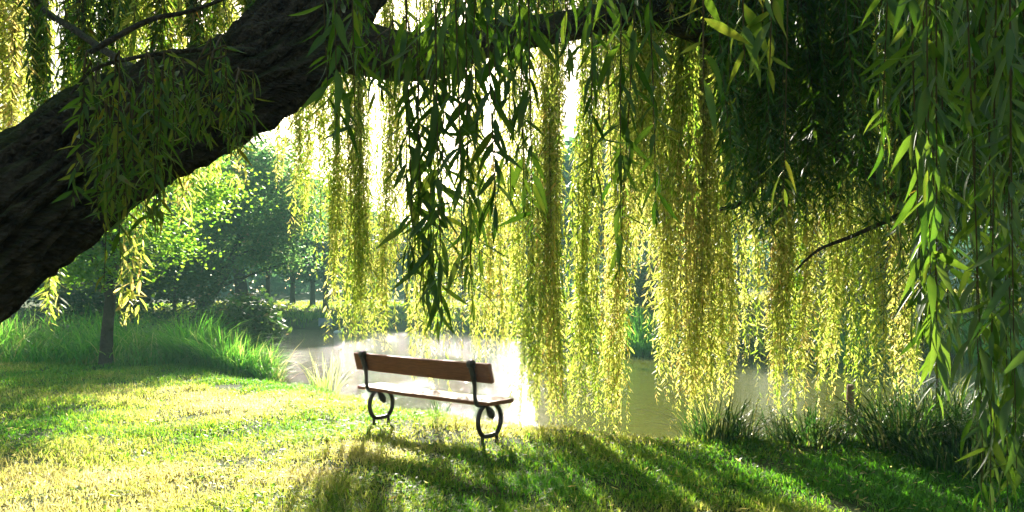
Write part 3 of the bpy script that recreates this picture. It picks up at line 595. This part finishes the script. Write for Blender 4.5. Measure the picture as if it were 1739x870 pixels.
# reclined back plank; its foot at y=-.185, z=.64, head at y=-.24, z=.83
u = norm(np.array([-.05, .19])); q = np.array([u[1], -u[0]]); f0 = np.array([-.190, .640])
mb = MB(); bevel_box(mb, [f0, f0 + q * .04, f0 + q * .04 + u * .2, f0 + u * .2], x0, x1, bow=.006, r=.01); mb.build('backrest', [M['plank']], bench)
def ring_path(cx):
    a = np.linspace(0, 2 * np.pi, 49); y = .168 * np.sin(a); z = .242 + .178 * np.cos(a)
    z = np.where(z < .095, .095 - (.095 - z) * .25, z)
    return np.column_stack([np.full(49, cx), y, z])
for sx in (-h, h):
    mb = MB()
    rp = ring_path(sx); tube(mb, np.column_stack([rp, np.full(49, .0235)]), 97, 12, 0, cap=False)
    fr = mb.build('leg_frame', [M['iron']], bench)
    mb = MB()
    post = [(sx, .06, .405, .018), (sx, -.04, .402, .02), (sx, -.13, .405, .021), (sx, -.19, .43, .022), (sx, -.212, .50, .02), (sx, -.214, .58, .02), (sx, -.222, .64, .024), (sx, -.243, .72, .028), (sx, -.272, .815, .03)]
    tube(mb, post, 60, 12, 0); mb.build('back_post', [M['iron']], fr)
    mb = MB(); tube(mb, [(sx - .026, -.268, .825, .036), (sx - .022, -.268, .825, .042), (sx + .022, -.268, .825, .042), (sx + .026, -.268, .825, .036)], 10, 20, 0); tube(mb, [(sx - .036, -.268, .825, .018), (sx + .036, -.268, .825, .018)], 3, 12, 0); mb.build('post_scroll', [M['iron']], fr)
    mb = MB(); tube(mb, [(sx, -.07, .412, .012), (sx, -.03, .37, .022), (sx, .0, .335, .036), (sx, .022, .30, .038), (sx, .04, .27, .026), (sx, .05, .25, .006)], 30, 12, 0); mb.build('leaf_ornament', [M['iron']], fr)
    for fy in (-.105, .105):
        mb = MB(); tube(mb, [(sx, fy, .118, .016), (sx, fy, .05, .017), (sx, fy, .012, .022), (sx, fy, -.02, .026)], 12, 10, 0); mb.build('foot', [M['iron']], fr)
    mb = MB(); bevel_box(mb, [(-.17, -.06), (.17, -.06), (.17, .008), (-.17, .008)], sx - .05, sx + .05, r=.008, nseg=4); mb.build('foot_slab', [M['stone']], fr)
    for zz in (.68, .78):
        mb = MB(); yb = np.interp(zz, [.64, .72, .815], [-.222, -.243, -.272]); tube(mb, [(sx, yb - .03, zz, .014), (sx, yb - .012, zz, .014)], 3, 8, 0); tube(mb, [(sx, yb, zz, .008), (sx, yb + .055, zz, .008)], 3, 8, 0); mb.build('bolt', [M['iron']], fr)

# small things
x, y = pick(1443, 10.6), 10.6; t = thing('wooden_post', (x, y, WATER_Z - .3), 'short brown wooden post standing in the pond behind the sedges', 'post')
mb = MB(); tube(mb, [(0, 0, -.3, .055), (.005, 0, .4, .052), (.01, .0, .82, .046), (.01, 0, .84, .03)], 16, 12, 0); mb.build('shaft', [M['post']], t)
q = P(549, 551, 37.5); zg = float(ground_z(q[0], 37.9)); t = thing('grey_board', (q[0], 37.9, zg), 'small grey board standing at the water edge of the far bank', 'board')
mb = MB(); bevel_box(mb, [(-.03, .08), (.03, .08), (.03, .5), (-.03, .5)], -.34, .34, r=.008, nseg=4); mb.build('panel', [M['greyboard']], t)
for sx in (-.22, .22): mb = MB(); tube(mb, [(sx, .05, -.2, .03), (sx, .05, .3, .03)], 4, 8, 0); mb.build('stake', [M['post']], t)
q = P(574, 562, 34); mb = MB(); tube(mb, [(-.2, 0, .05, .01), (-.14, 0, .08, .07), (0, 0, .08, .1), (.12, 0, .09, .07), (.17, 0, .16, .035), (.19, 0, .24, .035), (.24, 0, .26, .03), (.3, 0, .25, .005)], 24, 12, 0)
o = mb.build('waterbird', [M['white']]); o.location = (q[0], 34, WATER_Z - .03); tag(o, 'tiny white bird floating on the pond near the far bank', 'bird')

# ------------------------------------------------------------------ air, light, camera
mt, nt, out, N, L = nodes('haze_air')
v = N('ShaderNodeVolumePrincipled', Density=.0022, Anisotropy=.0); v.inputs['Color'].default_value = (.50, .92, .80, 1); L(v.outputs[0], out.inputs['Volume'])
mb = MB(); a, b = np.array([-110, -12, -3.5]), np.array([110, 100, 15.])
V = [(x, y, z) for x in (a[0], b[0]) for y in (a[1], b[1]) for z in (a[2], b[2])]
mb.add(V, [[0, 1, 3, 2], [4, 6, 7, 5], [0, 4, 5, 1], [2, 3, 7, 6], [0, 2, 6, 4], [1, 5, 7, 3]])
tag(mb.build('haze', [mt]), 'thin sunlit morning haze over the pond', 'haze', kind='stuff')

el = math.asin(SUN[2]); az = math.atan2(SUN[0], SUN[1])
w = bpy.data.worlds.new('World'); scene.world = w; w.use_nodes = True; nt = w.node_tree
bg = nt.nodes['Background']; sky = nt.nodes.new('ShaderNodeTexSky'); sky.sky_type = 'NISHITA'; sky.sun_disc = False
sky.sun_elevation = el; sky.sun_rotation = az; sky.air_density = 1.0; sky.dust_density = 2.0
nt.links.new(sky.outputs[0], bg.inputs[0]); bg.inputs[1].default_value = .05
sl = bpy.data.lights.new('sun', 'SUN'); sl.energy = 5.0; sl.angle = math.radians(.55); sl.color = (1, .93, .78)
so = link('sun', sl); so.rotation_euler = Vector(-SUN).to_track_quat('-Z', 'Y').to_euler(); so.location = (-5, 30, 20)
cd = bpy.data.cameras.new('camera'); cam = link('camera', cd); cam.location = (0, 0, CAM_H); cam.rotation_euler = (math.pi / 2, 0, 0)
cd.sensor_width = 36; cd.lens = 36 * F_PX / 1739; cd.shift_y = (HOR - 435) / 1739; cd.clip_end = 2000; cd.clip_start = .05
scene.camera = cam
vs = scene.view_settings; vs.view_transform = 'Standard'; vs.look = 'None'; vs.gamma = 1; vs.use_curve_mapping = False; vs.exposure = 2.4
cy = scene.cycles; cy.use_denoising = True; cy.max_bounces = 6; cy.diffuse_bounces = 3; cy.glossy_bounces = 2; cy.transmission_bounces = 4; cy.transparent_max_bounces = 4; cy.volume_bounces = 0
cy.use_adaptive_sampling = True; cy.adaptive_threshold = .02; cy.caustics_reflective = False; cy.caustics_refractive = False; cy.sample_clamp_indirect = 4
